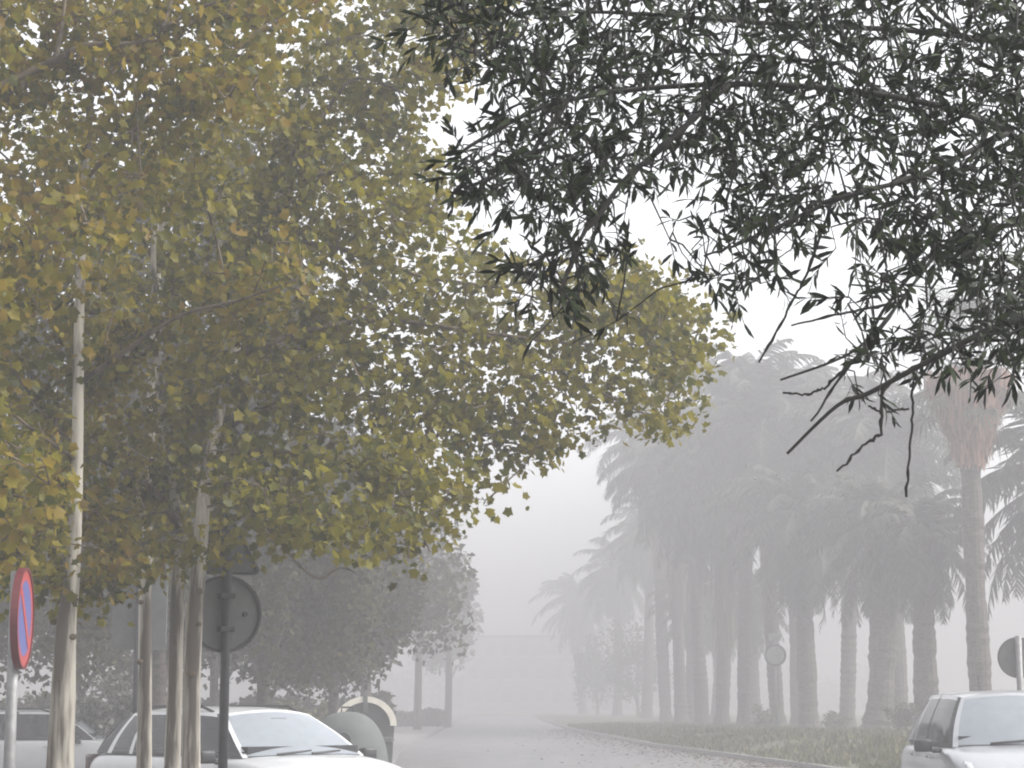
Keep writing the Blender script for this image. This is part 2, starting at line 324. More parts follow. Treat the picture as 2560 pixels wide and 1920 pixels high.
HOLES = [(612,1378,70,62,1),(640,1420,90,60,.9),(830,620,50,40,.4),(330,770,40,30,.6),(232,225,58,58,.98),(70,70,75,95,.8),(390,905,40,34,.8),(690,1110,95,60,.6),(1090,300,80,90,.35),(1120,620,80,70,.5),(980,460,45,35,.5),(1480,880,75,45,.75),(1370,1040,70,40,.4),(1560,960,60,50,.5),(1280,940,60,40,.4),(1250,800,45,35,.5)]
KNOTS = {'A': [(182, 1592, 13.96, .03), (150, 1700, 13.93, .02)], 'B': [(352, 1505, 16.96, .03), (350, 1655, 16.95, .034), (370, 1432, 16.96, .022)], 'C': [(438, 1610, 15.56, .022)], 'D': [(500, 1478, 14.75, .026), (478, 1684, 14.75, .036), (497, 1560, 14.75, .024)]}
allp = []; owner = []; pix = []
for ti, t in enumerate(PT):
    t['paths'] = []
    pp, rr = spline([at(*q) for q in t['trunk']], t['r'], 6)
    base = pp[0].copy(); d0 = pp[1]-pp[0]
    gz = .1
    low = []
    z = base.z
    if z > gz: low = [base-(d0.normalized()*((z-gz)/max(.2, d0.normalized().z)))]; rr = [t['r'][0]*1.15]+rr
    t['tr'] = (low+pp, rr); t['base'] = (low+pp)[0]
    for q, r0 in t['limbs']:
        P, Q = spline([at(*a) for a in q], lin(r0, .006, len(q)), 5); t['paths'].append((P, Q))
        qq = np.array(q, float); k = 6*(len(q)-1)+1
        ii = np.linspace(0, len(q)-1, k)
        s = np.stack([np.interp(ii, range(len(q)), qq[:, c]) for c in range(3)], 1)
        s = s[int(k*.15):]; pix.append(s); owner += [ti]*len(s)
    qq = np.array(t['trunk'][5:], float); pix.append(qq); owner += [ti]*len(qq)
pix = np.concatenate(pix); owner = np.array(owner)
N = 2300; P = np.stack([rng.uniform(-150, 1820, N*4), rng.uniform(-150, 1550, N*4)], 1); P = P[inpoly(P, CANOPY)]
keep = np.ones(len(P), bool)
for hx, hy, ha, hb, pr in HOLES:
    keep &= ~((((P[:, 0]-hx)/ha)**2+((P[:, 1]-hy)/hb)**2 < 1) & (rng.random(len(P)) < pr))
nz_ = sum(np.sin(P[:, 0]*a+P[:, 1]*b+c) for a, b, c in ((.021, .009, 1), (-.013, .026, 2), (.030, -.017, 4), (.008, .034, .5)))
keep &= (rng.random(len(P)) < np.clip(.78+.22*nz_, .25, 1)); P = P[keep][:2500]
ow_, dep = [], []
for q in P:
    dist = np.hypot(pix[:, 0]-q[0], pix[:, 1]-q[1])*(1+.15*rng.random(len(pix))); i = int(np.argmin(dist))
    if rng.random() < .4: i = int(rng.choice(np.argsort(dist)[:14]))
    ow_.append(owner[i]); dep.append(pix[i, 2]+rng.normal()*.55)
ow_ = np.array(ow_); dep = np.array(dep)
for ti, li, rr_ in ((4, 0, 30), (2, 0, 30), (3, 3, 26), (0, 0, 24), (0, -1, 32), (4, 1, 20), (3, 5, 30), (3, 0, 14)):
    q = np.array(PT[ti]['trunk'][2:6] if li < 0 else PT[ti]['limbs'][li][0], float); k = 60; ii = np.linspace(0, len(q)-1, k)
    q = np.stack([np.interp(ii, range(len(q)), q[:, c]) for c in range(3)], 1); D = np.hypot(P[:, 0][:, None]-q[:, 0], P[:, 1][:, None]-q[:, 1]); nn_ = np.argmin(D, 1)
    hit = (D.min(1) < rr_+18) & (dep < q[nn_, 2]+.35); dep[hit] = q[nn_, 2][hit]+.35+rng.random(hit.sum())*.5
q = np.array(PT[3]['trunk'][5:], float); u_ = rng.random(46)*2.3; ii = np.clip(u_+1, 0, len(q)-1)
ex = np.stack([np.interp(ii, range(len(q)), q[:, c]) for c in range(3)], 1)+rng.normal(size=(46, 3))*[16, 10, .1]-[0, 0, .35]
P = np.vstack([P, ex[:, :2]]); dep = np.concatenate([dep, ex[:, 2]]); ow_ = np.concatenate([ow_, np.full(46, 3)])
cent = unproj(P[:, 0], P[:, 1], dep)
for ti, t in enumerate(PT):
    root = empty('plane_tree', t['base'], t['lab'], 'tree', 'slender plane trees in the cluster on the left'); off = Vector(t['base'])
    def loc(pts): return [Vector(p)-off for p in pts]
    MB().tube(loc(t['tr'][0]), t['tr'][1], 12).build('trunk', M['plane_bark'], root, True)
    for kx, ky, kd, kr in KNOTS.get(t['key'], ()):
        p = at(kx, ky, kd)-off; kb = MB(); kb.lathe([(kr*math.cos(q), kr*.75*math.sin(q)) for q in lin(R(-88), R(88), 8)], 12, p); kb.build('knot', M['limb_bark'], root, True)
    for Pn, Q in t['paths']: MB().tube(loc(Pn), Q, 7).build('limb', M['limb_bark'], root, True)
    nodes = np.array([tuple(p) for Pn, Q in t['paths'] for p in Pn[3:]])
    tw = MB(); leaves = []; sizes = []
    cs = cent[ow_ == ti]; cs = cs[np.argsort([np.min(np.sum((nodes-c)**2, 1)) for c in cs])]
    for c in cs:
        i = int(np.argmin(np.sum((nodes-c)**2, 1))); a = nodes[i]; nodes = np.vstack([nodes, c])
        mid = (a+c)/2+rng.normal(size=3)*.06; 
        if np.linalg.norm(a-c) < 1.8: tw.tube([Vector(a)-off, Vector(mid)-off, Vector(c)-off], [.007, .005, .002], 4, False)
        k = rng.integers(12, 25); rad = rng.uniform(.09, .17)
        leaves.append(c+np.clip(rng.normal(size=(k, 3)), -1.7, 1.7)*rad*np.array([1, 1, .8])); sizes.append(rng.uniform(.034, .092, k))
    tw.build('twigs', M['limb_bark'], root)
    L = np.concatenate(leaves)-np.array(off)
    link('crown', leafmesh('crown', L, np.concatenate(sizes), PLANE, up=.15), M['golden_leaf' if t['key'] in 'AE' else 'plane_leaf'], root)

def bush_points(n, cx, cz, rx, rz, ry=None, blobs=22, hollow=.35, box=0):
    ry = ry or rx; out = []
    B = rng.normal(size=(blobs, 3)); B /= np.linalg.norm(B, axis=1)[:, None]; B *= rng.uniform(hollow, .92, blobs)[:, None]
    if box: B[:, 2] = np.sign(B[:, 2])*np.abs(B[:, 2])**.75; B[:, :2] /= np.maximum(.45, np.linalg.norm(B[:, :2], axis=1))[:, None]**.6
    rad = rng.uniform(.22, .42, blobs)
    w = rad**2.3/np.sum(rad**2.3); cnt = (w*n).astype(int)
    for b, r, c in zip(B, rad, cnt):
        v = rng.normal(size=(c, 3)); v /= np.linalg.norm(v, axis=1)[:, None]; v *= (rng.random(c)**.5)[:, None]*r
        out.append(b+v)
    o = np.concatenate(out); o[:, 0] = o[:, 0]*rx; o[:, 1] *= ry; o[:, 2] = o[:, 2]*rz+cz; o[:, 0] += cx; return o
def broad_tree(px, d, z0, z1, rx, n, lab, size, group, trunk_r=.16, lean=0, ry=None, blobs=26, mat='far_leaf', box=0):
    blobs = 44 if box else blobs
    root = empty('broadleaf_tree', (gx(px, d), d, .1), lab, 'tree', group)
    zc = (z0+z1)/2; h = z1-z0
    MB().tube(*spline([(0, 0, 0), (.05, 0, z0*.6), (lean*.5, .1, z0+h*.25), (lean, 0, z0+h*.7)], [trunk_r, trunk_r*.85, trunk_r*.6, .03], 5)).build('trunk', M['palm_bark'], root, True)
    for k in range(6):
        a = k*1.05+rng.random(); r = rx*.6
        MB().tube(*spline([(lean*.3, 0, z0*.8+h*.06*k), (r*.4*math.cos(a), r*.4*math.sin(a), z0+h*(.15+.07*k)), (r*math.cos(a), r*math.sin(a), z0+h*(.25+.1*k))], [trunk_r*.5, trunk_r*.3, .02], 4), 6).build('limb', M['palm_bark'], root, True)
    L = bush_points(n, lean, zc, rx, h/2, ry, blobs, box=box); L = L[L[:, 2] > z0+rng.normal(size=len(L))*.12]
    link('crown', leafmesh('crown', L, rng.uniform(.6, 1.25, len(L))*size, DIAM, up=.3), M[mat], root)
gb = 'hazy broadleaf trees behind the parked cars'
broad_tree(-60, 44, 1.4, 11.6, 3.9, 26000, 'tall dark broadleaf tree farthest to the left, partly behind the round blue sign', .17, gb, box=1)
broad_tree(400, 34, 1.5, 11.6, 2.5, 28000, 'tall dark broadleaf tree behind the scarred trunk and dark panel', .15, gb, box=1)
broad_tree(660, 38, 1.6, 10.2, 2.4, 24000, 'tall dim broadleaf tree behind the grey backs of two signs', .16, gb, box=1)
broad_tree(835, 47, 1.6, 7.6, 1.95, 22000, 'grey hazy broadleaf tree with low crown right behind the rounded bins', .17, gb, box=1)
broad_tree(200, 52, 1.5, 10.0, 4.0, 14000, 'broad dim tree in second row behind the pale trunk', .24, gb, box=1)
broad_tree(540, 56, 1.5, 10.0, 4.0, 14000, 'broad dim tree in second row behind the sign pair post', .24, gb, box=1)
gf = 'far broadleaf trees fading into fog left of the road'
broad_tree(915, 62, 2.4, 7.8, 2.9, 8000, 'pale foggy tree with crown just right of the hazy grey one', .26, gf, .2, box=1)
broad_tree(1046, 98, 4.9, 10.2, 2.6, 4500, 'pale foggy tree with a thin straight trunk above the far hedge', .32, gf, .2)
broad_tree(1122, 108, 4.9, 9.4, 1.7, 3000, 'faint far tree last in the row left of the empty road', .34, gf, .2)
broad_tree(1120, 150, 3.0, 9.0, 3.2, 2200, 'nearly invisible tree deep in the fog beyond the far hedge', .45, gf, .25)
gr = 'round trees fading into fog right of the road'
broad_tree(1590, 165, .5, 8.0, 3.6, 3600, 'low round foggy tree left of the palm trunks', .30, gr, .18)
broad_tree(1490, 185, .5, 7.6, 2.6, 2200, 'faint round tree in fog leftmost beside the palms', .36, gr, .2)

def shrub(px, d, z, h, w, n, lab, mat='shrub_leaf', size=.12, name='shrub', group=None):
    root = empty(name, (gx(px, d), d, z), lab, 'shrub', group)
    m = MB()
    for k in range(5):
        a = k*1.26; m.tube([(0, 0, -.05), (w*.25*math.cos(a), w*.25*math.sin(a), h*.7)], [.03, .008], 5)
    m.build('stem', M['limb_bark'], root)
    L = bush_points(n, 0, h*.52, w/2, h*.5, blobs=14, hollow=.2); L = L[L[:, 2] > .02]
    link('crown', leafmesh('crown', L, rng.uniform(.6, 1.3, len(L))*size, DIAM, up=.5), M[mat], root)
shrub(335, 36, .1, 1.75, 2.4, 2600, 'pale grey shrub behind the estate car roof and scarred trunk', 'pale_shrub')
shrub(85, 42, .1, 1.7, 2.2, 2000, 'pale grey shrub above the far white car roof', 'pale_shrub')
shrub(760, 50, .1, 1.75, 2.6, 2000, 'dusty brown shrub just left of the cream arched bin', 'shrub_leaf')
shrub(2085, 78, .35, .75, 1.5, 900, 'low yellow green shrub between two palm trunks', 'shrub_leaf')
shrub(2245, 66, .45, 1.1, 1.3, 1200, 'leafy shrub at the foot of the palm beside the silver car', 'shrub_leaf')
shrub(1905, 82, .3, 1.0, 1.5, 900, 'dull shrub under the faint round sign on the bank', 'shrub_leaf')
# hedge far left
root = empty('hedge', (-5.2, 112, .1), 'low dark hedge under the far foggy trees', 'hedge')
n = 6000; L = np.stack([rng.uniform(-2.6, 1.7, n), rng.uniform(-3, 3, n), rng.random(n)**.7*(.85)], 1); L[:, 2] *= 1+.15*np.sin(L[:, 0]*2.3)
link('foliage', leafmesh('foliage', L, rng.uniform(.1, .22, n), DIAM), M['far_leaf'], root)
for k in range(8): MB().tube([(-2.4+k*.55, 0, -.1), (-2.4+k*.55, 0, .6)], [.03, .02], 5).build('stem', M['limb_bark'], root)
root = empty('hedge', (-8.4, 64, .1), 'long dim hedge in the haze behind the left cars and trees', 'hedge')
n = 16000; L = np.stack([rng.uniform(-9, 4.6, n), rng.uniform(-1.2, 1.2, n), rng.random(n)**.75*1.6], 1); L[:, 2] *= .92+.09*np.sin(L[:, 0]*1.9)+.06*np.sin(L[:, 0]*4.7)
link('foliage', leafmesh('foliage', L, rng.uniform(.1, .24, n), DIAM), M['far_leaf'], root)
for k in range(14): MB().tube([(-8.6+k, 0, -.1), (-8.6+k, 0, 1.0)], [.03, .02], 5).build('stem', M['limb_bark'], root)
# far wood as one mass
n = 9000; L = np.stack([rng.uniform(-60, 60, n), 315+rng.uniform(-12, 12, n), rng.random(n)], 1)
L[:, 2] = L[:, 2]*(6+2.5*np.sin(L[:, 0]*.35)+1.5*np.sin(L[:, 0]*.9+1)); 
tag(link('far_wood', leafmesh('far_wood', L, rng.uniform(.6, 1.4, n), DIAM), M['far_leaf']), 'faint far wood closing the road end in fog', 'wood', kind='stuff')

# ================================================================ far building closing the street
d = 250; root = empty('far_building', (gx(1330, d), d, -.02), 'faint pale building closing the end of the foggy road', 'building')
m = MB(); m.box((0, 5, 4.6), (17.0, 10, 9.2)); m.build('wall', M['pale_wall'], root)
m = MB(); m.box((0, 5, 9.35), (17.5, 10.5, .3)); m.build('roof', M['paving'], root, bevel=.03)
for r_ in range(3):
    for c_ in range(8):
        m = MB(); m.box((-7.2+c_*2.05, -.02, 1.9+r_*2.9), (1.05, .1, 1.5)); w = m.build('window', M['fog_faded'], root)  # pane tone drawn near the wall's, fog fading painted in
        m = MB(); m.box((-7.2+c_*2.05, -.08, 1.1+r_*2.9), (1.25, .16, .08)); m.build('sill', M['sign_white'], w)
# ================================================================ palms
def feather_crown(seed, nf=58, L0=3.6, droop=1.0):
    g = np.random.default_rng(seed); m = MB()
    for i in range(nf):
        az = i*2.39996+g.normal()*.15; el = R(82-150*(i/nf)**.85)+g.normal()*.08; L = L0*(.8+.3*g.random())*(.75 if i < 8 else 1)
        h = Vector((math.cos(az), math.sin(az), 0)); side = Vector((-math.sin(az), math.cos(az), 0)); p = Vector((0, 0, .2*math.sin(el))); pts = [p.copy()]; ns = 12; e = el
        for k in range(ns):
            p = p+(h*math.cos(e)+Vector((0, 0, 1))*math.sin(e))*(L/ns); pts.append(p.copy()); e -= droop*(.06+.012*k)*(1.1 if el > 0 else .6)
        m.tube(pts, lin(.04, .008, len(pts)), 4, False)
        for k in range(2, ns*3):
            t = k/(ns*3); a = t*ns; j = min(int(a), ns-1); q = pts[j].lerp(pts[j+1], a-j); d = (pts[j+1]-pts[j]).normalized()
            ll = L*.17*math.sin(math.pi*min(1, .12+t*.9))**.6+.08; u = side.cross(d)
            for s in (-1, 1):
                v = (side*s*.8+d*.55+u*(.15+g.normal()*.2)-Vector((0, 0, .25))).normalized(); w = d*.045
                m.add([q-w, q+w, q+v*ll*.6+w*.9-Vector((0, 0, .03)), q+v*ll-Vector((0, 0, .1)), q+v*ll*.6-w*.9-Vector((0, 0, .03))], [(0, 1, 2, 3, 4)])
    return m.mesh('crown')
def fan_crown(seed, nf=34, L0=1.5):
    g = np.random.default_rng(seed); m = MB()
    for i in range(nf):
        az = i*2.39996; el = R(78-125*(i/nf)); h = Vector((math.cos(az), math.sin(az), 0)); d = (h*math.cos(el)+Vector((0, 0, math.sin(el)))); side = Vector((-math.sin(az), math.cos(az), 0)); u = side.cross(d)
        L = L0*(.8+.4*g.random()); tip = d*L; m.tube([(0, 0, 0), d*L*.6, tip-Vector((0, 0, .05))], [.03, .022, .015], 4, False)
        for k in range(26):
            a = R(-115+230*k/25); v = (d*math.cos(a)+side*math.sin(a)+u*.15*math.cos(k*3.1)); b = .85*(.75+.25*math.cos(a*.8)); w = (side*math.cos(a)-d*math.sin(a))*.028
            m.add([tip, tip+v*b*.55+w, tip+v*b-Vector((0, 0, .28)), tip+v*b*.55-w], [(0, 1, 2, 3)])
    return m.mesh('crown')
def skirt_mesh(seed, top_r, bot_r, h, n=900):
    g = np.random.default_rng(seed); m = MB()
    for i in range(n):
        a = g.random()*6.283; t = g.random(); z = -t*h; r = top_r+(bot_r-top_r)*t**.8; r *= .55+.5*g.random()
        p = Vector((r*math.cos(a), r*math.sin(a), z)); l = .35+.4*g.random(); s = Vector((-math.sin(a), math.cos(a), 0))*(.03+.03*g.random())
        q = p+Vector((math.cos(a)*.1*g.normal(), math.sin(a)*.1*g.normal(), -l)); q.x *= .9; q.y *= .9
        m.add([p-s, p+s, q+s*.4, q-s*.4], [(0, 1, 2, 3)])
    return m.mesh('dead_skirt')
def palm_trunk(h, r0, r1, seed, boots=.06, bend=.2):
    g = np.random.default_rng(seed); m = MB(); n = max(10, int(h/.16)); pts = []; rad = []; q = np.cumsum(g.normal(size=n+1)); q -= np.linspace(q[0], q[-1], n+1); q = .11*q/(np.abs(q).max()+1e-6)
    for i in range(n+1):
        t = i/n; k = (1+boots*(1 if i % 2 else -.6))*(1+.035*g.normal()+q[i])
        fl = 1+.35*max(0, 1-t*h/.7); pts.append((bend*math.sin(t*2.2), bend*.4*t*t, t*h)); rad.append((r0+(r1-r0)*t)*k*fl)
    m.tube(pts, rad, 14); return m.mesh('trunk'), Vector(pts[-1])
FC = [feather_crown(1, 58, 3.7), feather_crown(2, 52, 3.5, 1.25), feather_crown(3, 62, 3.9, .9)]
for f in FC: f.materials.append(M['palm_leaf'])
SK = skirt_mesh(4, .62, .33, 1.5, 420); SK.materials.append(M['old_frond'])
gp = 'feather palms in the row right of the road'
PALMS = [  # px, depth, pixel height of the crown heart, r0, r1, crown, scale, label
 (2303, 47, 1335, .27, .23, 1, .62, 'short palm with brown skirt nearest the silver car, left of the fan palm'),
 (2182, 52, 1310, .37, .30, 0, .74, 'stout palm with stepped trunk between shrub and low yellow green shrub'),
 (2012, 58, 1290, .30, .25, 2, .80, 'palm standing just right of the faint round sign'),
 (1936, 64, 1060, .24, .20, 0, .95, 'tall palm rising directly behind the faint round sign'),
 (1853, 66, 1010, .24, .20, 2, 1.0, 'tallest palm, its top fronds sticking into the white sky'),
 (1797, 70, 1210, .25, .21, 1, 1.0, 'mid-height palm left of the tallest palm'),
 (1750, 75, 1180, .27, .22, 0, 1.0, 'palm with thick dim trunk among crowded foggy trunks'),
 (1698, 82, 1130, .27, .22, 2, 1.08, 'palm with fronds reaching farthest left over the road'),
 (1612, 108, 1330, .3, .24, 1, 1.0, 'pale foggy palm left of the crowded trunks'),
 (1540, 126, 1420, .3, .24, 0, 1.0, 'faint palm low in the fog'),
 (1455, 150, 1500, .3, .24, 2, 1.05, 'almost vanished palm, last of the row into the fog'),
 (2236, 60, 1120, .26, .22, 2, 1.0, 'palm with crown rising between the short palm and the stout palm'),
 (2105, 66, 1060, .26, .22, 1, 1.1, 'dim palm behind, its crown filling the gap right of the faint round sign'),
 (1985, 72, 1040, .26, .22, 0, 1.1, 'dim tall palm almost hidden by the palm in front of it'),
 (1660, 92, 1120, .26, .22, 1, 1.1, 'pale palm just left of the crowded trunks, crown overlapping theirs'),
 (1722, 86, 1500, .30, .26, 0, .62, 'short young palm whose crown fills the gap low between foggy trunks'),
 (1785, 92, 1530, .30, .26, 1, .66, 'short pale palm farther back between the crowded trunks'),
 (1880, 78, 1490, .30, .26, 2, .60, 'short young palm left of the faint round sign'),
 (2690, 44, 1180, .27, .22, 0, .95, 'palm beyond the right edge with fronds reaching into view')]
for i, (px, d, py, r0, r1, c, sc, lab) in enumerate(PALMS):
    d *= 1.42; r0 *= 1.42; r1 *= 1.42; sc *= 1.42
    top = at(px, py, d); x = gx(px, d); off = x-kerbx(d); zb = bankz(d, max(0, off))-.06
    root = empty('palm_tree', (x, d, zb), lab, 'palm tree', gp, rz=0)
    tm, tp = palm_trunk(top.z-zb, r0, r1, 20+i, .03, .34*math.sin(i*1.7)); link('trunk', tm, M['palm_bark'], root)
    o = bpy.data.objects.new('crown', FC[c]); C.objects.link(o); o.parent = root; o.location = tp; o.scale = (sc,)*3; o.rotation_euler = (0, 0, i*1.3)
    o = bpy.data.objects.new('dead_skirt', SK); C.objects.link(o); o.parent = root; o.location = tp+Vector((0, 0, .1)); o.scale = (sc*1.05, sc*1.05, sc*(1.5, 1.7, 1.2, 2.6, 2.2, 3.0, 2.4, 3.2, 1.4)[i % 9]); o.rotation_euler = (0, 0, i*2.1)
# fan palm
d = 57; px = 2440; x = gx(px, d); zb = bankz(d, x-kerbx(d))-.06; top = at(2440, 960, d)
root = empty('fan_palm', (x, d, zb), 'tall fan palm with pinkish brown dead skirt above the silver car', 'palm tree')
tm, tp = palm_trunk(top.z-zb, .31, .30, 77, .02, -.08); link('trunk', tm, M['palm_bark'], root)
o = link('crown', fan_crown(8, 38, 2.0), M['palm_leaf'], root); o.location = tp+Vector((0, 0, .3))
o = link('dead_skirt', skirt_mesh(9, 1.45, .46, 2.2, 4000), M['dead_frond'], root); o.location = tp+Vector((0, 0, .35))

# ================================================================ foreground evergreen branches
d = 7.6; K = .62; root_xy = (3.1*K, 7.4*K)
base = Vector((root_xy[0], root_xy[1], .1))
root = empty('evergreen_tree', base, 'dark narrow leaved evergreen overhanging from the upper right', 'tree')
hub = Vector((3.05*K, 7.4*K, 2.25))
def hp(px, py, d): return at(px, py, d*K)-base
LB = [[(None, hub), (2760, 560, 7.3), (2520, 330, 7.2), (2220, 240, 7.1), (1820, 210, 7.0), (1420, 250, 6.9), (1200, 350, 6.8), (1110, 420, 6.8)],
      [(None, hub+Vector((0, 0, .4))), (2700, 180, 7.6), (2400, 90, 7.5), (1950, 60, 7.4), (1500, 30, 7.3), (1150, 40, 7.2)],
      [(None, hub), (2750, 800, 6.9), (2540, 800, 6.8), (2326, 901, 6.8), (2174, 982, 6.8), (2092, 1015, 6.8), (1968, 1134, 6.8)],
      [(2520, 330, 7.2), (2300, 440, 7.0), (2080, 500, 6.8), (1900, 590, 6.7), (1760, 640, 6.6)],
      [(1820, 210, 7.0), (1700, 330, 6.9), (1560, 450, 6.8), (1450, 600, 6.7), (1400, 730, 6.7), (1460, 780, 6.7)],
      [(2220, 240, 7.1), (2100, 160, 7.6), (1900, 140, 8.0), (1650, 130, 8.2)],
      [(1420, 250, 6.9), (1330, 380, 6.8), (1240, 440, 6.7), (1160, 470, 6.7)],
      [(None, hub), (2740, 600, 7.9), (2560, 560, 8.0), (2350, 620, 7.9), (2220, 760, 7.8), (2141, 874, 7.8), (1951, 950, 7.8)],
      [(2350, 620, 7.9), (2195, 830, 7.4), (2119, 917, 7.3), (2027, 1053, 7.3)],
      [(2250, 930, 6.8), (2206, 977, 6.8), (2201, 1085, 6.8), (2150, 1120, 6.8), (2092, 1178, 6.8)],
      [(2326, 901, 6.8), (2282, 977, 6.8), (2277, 1096, 6.8), (2266, 1243, 6.8)],
      [(2220, 760, 7.8), (2100, 785, 7.8), (1978, 814, 7.8)], [(2080, 500, 6.8), (2020, 680, 6.9), (1978, 760, 6.9), (1897, 906, 6.9)],
      [(2119, 917, 7.3), (2060, 970, 7.3), (2020, 986, 7.3), (1957, 982, 7.3)], [(2206, 1030, 6.8), (2170, 1015, 6.8)], [(2215, 1030, 6.8), (2272, 1022, 6.8)],
      [(2400, 90, 7.5), (2250, -40, 7.6), (2000, -120, 7.6)]]
R0 = [.017, .016, .016, .012, .012, .012, .009, .014, .007, .006, .0055, .006, .0055, .005, .004, .004, .012]
MB().tube(*spline([Vector((.0, 0, -.1)), Vector((-.03, .05, 1.1)), hub-base, hub-base+Vector((0, 0, .6)), hub-base+Vector((.2, .1, 1.8))], [.12, .09, .075, .06, .03], 6), 12).build('trunk', M['twig_bark'], root, True)
nodes = []
for q, r0 in zip(LB, R0):
    r0 *= K
    P_ = [(a[1]-base) if a[0] is None else hp(*a) for a in q]
    r_ = lin(r0, max(.0024, r0*.3), len(P_)); pp, rr = spline(P_, r_, 6)
    if r0 < .008 and len(P_) < 8:
        pp = []; rr = []
        for i in range(len(P_)-1):
            for t in (0, .12, .24, .36, .48, .6, .72, .84): pp.append(P_[i].lerp(P_[i+1], t)+Vector(rng.normal(size=3)*.0013)); rr.append((r_[i]*(1-t)+r_[i+1]*t)*rng.choice([1, 1, 1, 1.5]))
        pp.append(P_[-1]); rr.append(r_[-1])
    MB().tube(pp, rr, 6).build('limb', M['twig_bark'], root, True)
    if len(q) > 3 and r0 > .0053: nodes += [tuple(p) for p in pp[2:]]
nodes = np.array(nodes)
DENSE = [(1080,-80),(2640,-80),(2640,880),(2520,900),(2440,800),(2400,690),(2300,600),(2180,560),(2090,500),(2010,560),(1900,600),(1850,470),(1720,400),(1600,450),(1540,560),(1400,560),(1290,520),(1110,440),(1210,340),(1260,250),(1190,150),(1090,70)]
EL = [(1430,720,170,120,26),(1830,600,170,110,26),(1880,700,90,90,12),(2230,800,150,130,24),(2470,830,130,120,40),(2280,620,200,120,30),(1180,440,80,60,9),(1130,90,110,90,14),(1500,600,100,80,14),(2260,900,120,70,12),(1390,640,90,60,10),(2130,930,90,80,4)]
FH = [(1700,190,60,45),(1930,210,75,45),(2080,215,60,50),(2290,60,80,60),(2320,240,60,40),(1800,100,60,40),(1660,270,70,40),(1940,300,40,40),(2180,440,120,80),(2380,360,60,40),(1990,410,40,40),(1420,60,40,40),(1250,330,40,50)]
st_ = 26
gxx, gyy = np.meshgrid(np.arange(1040, 2650, st_), np.arange(-90, 900, st_)); Q = np.stack([gxx.ravel(), gyy.ravel()], 1)+rng.uniform(-.75, .75, (gxx.size, 2))*st_; Q = Q[inpoly(Q, DENSE)]; rng.shuffle(Q)
k = np.ones(len(Q), bool)
for hx, hy, ha, hb in FH: k &= ~((((Q[:, 0]-hx)/ha)**2+((Q[:, 1]-hy)/hb)**2 < 1) & (rng.random(len(Q)) < .6))
Q = Q[k]
for ex, ey, ea, eb, cn in EL:
    a = rng.random(cn)*6.283; r = np.sqrt(rng.random(cn)); Q = np.concatenate([Q, np.stack([ex+np.cos(a)*r*ea, ey+np.sin(a)*r*eb], 1)])
dep = rng.uniform(6.3, 8.4, len(Q))*K; cl = unproj(Q[:, 0], Q[:, 1], dep)-np.array(base)
tw = MB(); pos = []; FX = []; FY = []; FZ = []; sz = []
cl = cl[np.argsort([np.min(np.sum((nodes-c)**2, 1)) for c in cl])]
for c in cl:
    a = nodes[int(np.argmin(np.sum((nodes-c)**2*np.array([1, .6, 1]), 1)))]; nodes = np.vstack([nodes, c]); v = c-a; l = np.linalg.norm(v)+1e-6
    mid = (a+c)/2+np.array([0, 0, .015])+rng.normal(size=3)*.012
    tw.tube([Vector(a), Vector(mid), Vector(c)], [.0026, .0022, .0014], 4, False)
    u = v/l+rng.normal(size=3)*.5; u[2] -= .25; u /= np.linalg.norm(u); tl = rng.uniform(.05, .10); tip = c+u*tl
    tw.tube([Vector(c), Vector(tip)], [.0014, .0009], 4, False); k = rng.integers(6, 11); ph = rng.random()*6
    w1 = np.cross(u, [0, 0, 1.0]); w1 /= np.linalg.norm(w1)+1e-9; w2 = np.cross(u, w1)
    for j in range(k):
        t = rng.random(); q = ph+j*2.4; w = w1*math.cos(q)+w2*math.sin(q); sp = rng.uniform(.35, 1.15)*(1.1-.4*t)
        y = u*math.cos(sp)+w*math.sin(sp); y[2] -= .12; y /= np.linalg.norm(y); x = np.cross(y, rng.normal(size=3)+np.array([0, 0, .8])); x /= np.linalg.norm(x)
        pos.append(c+u*tl*t); FX.append(x); FY.append(y); FZ.append(np.cross(x, y)); sz.append(rng.uniform(.028, .056))
tw.build('twigs', M['twig_bark'], root)
link('crown', leafmesh('crown', pos, sz, LANCE, (np.array(FX), np.array(FY), np.array(FZ))), M['dark_leaf'], root)

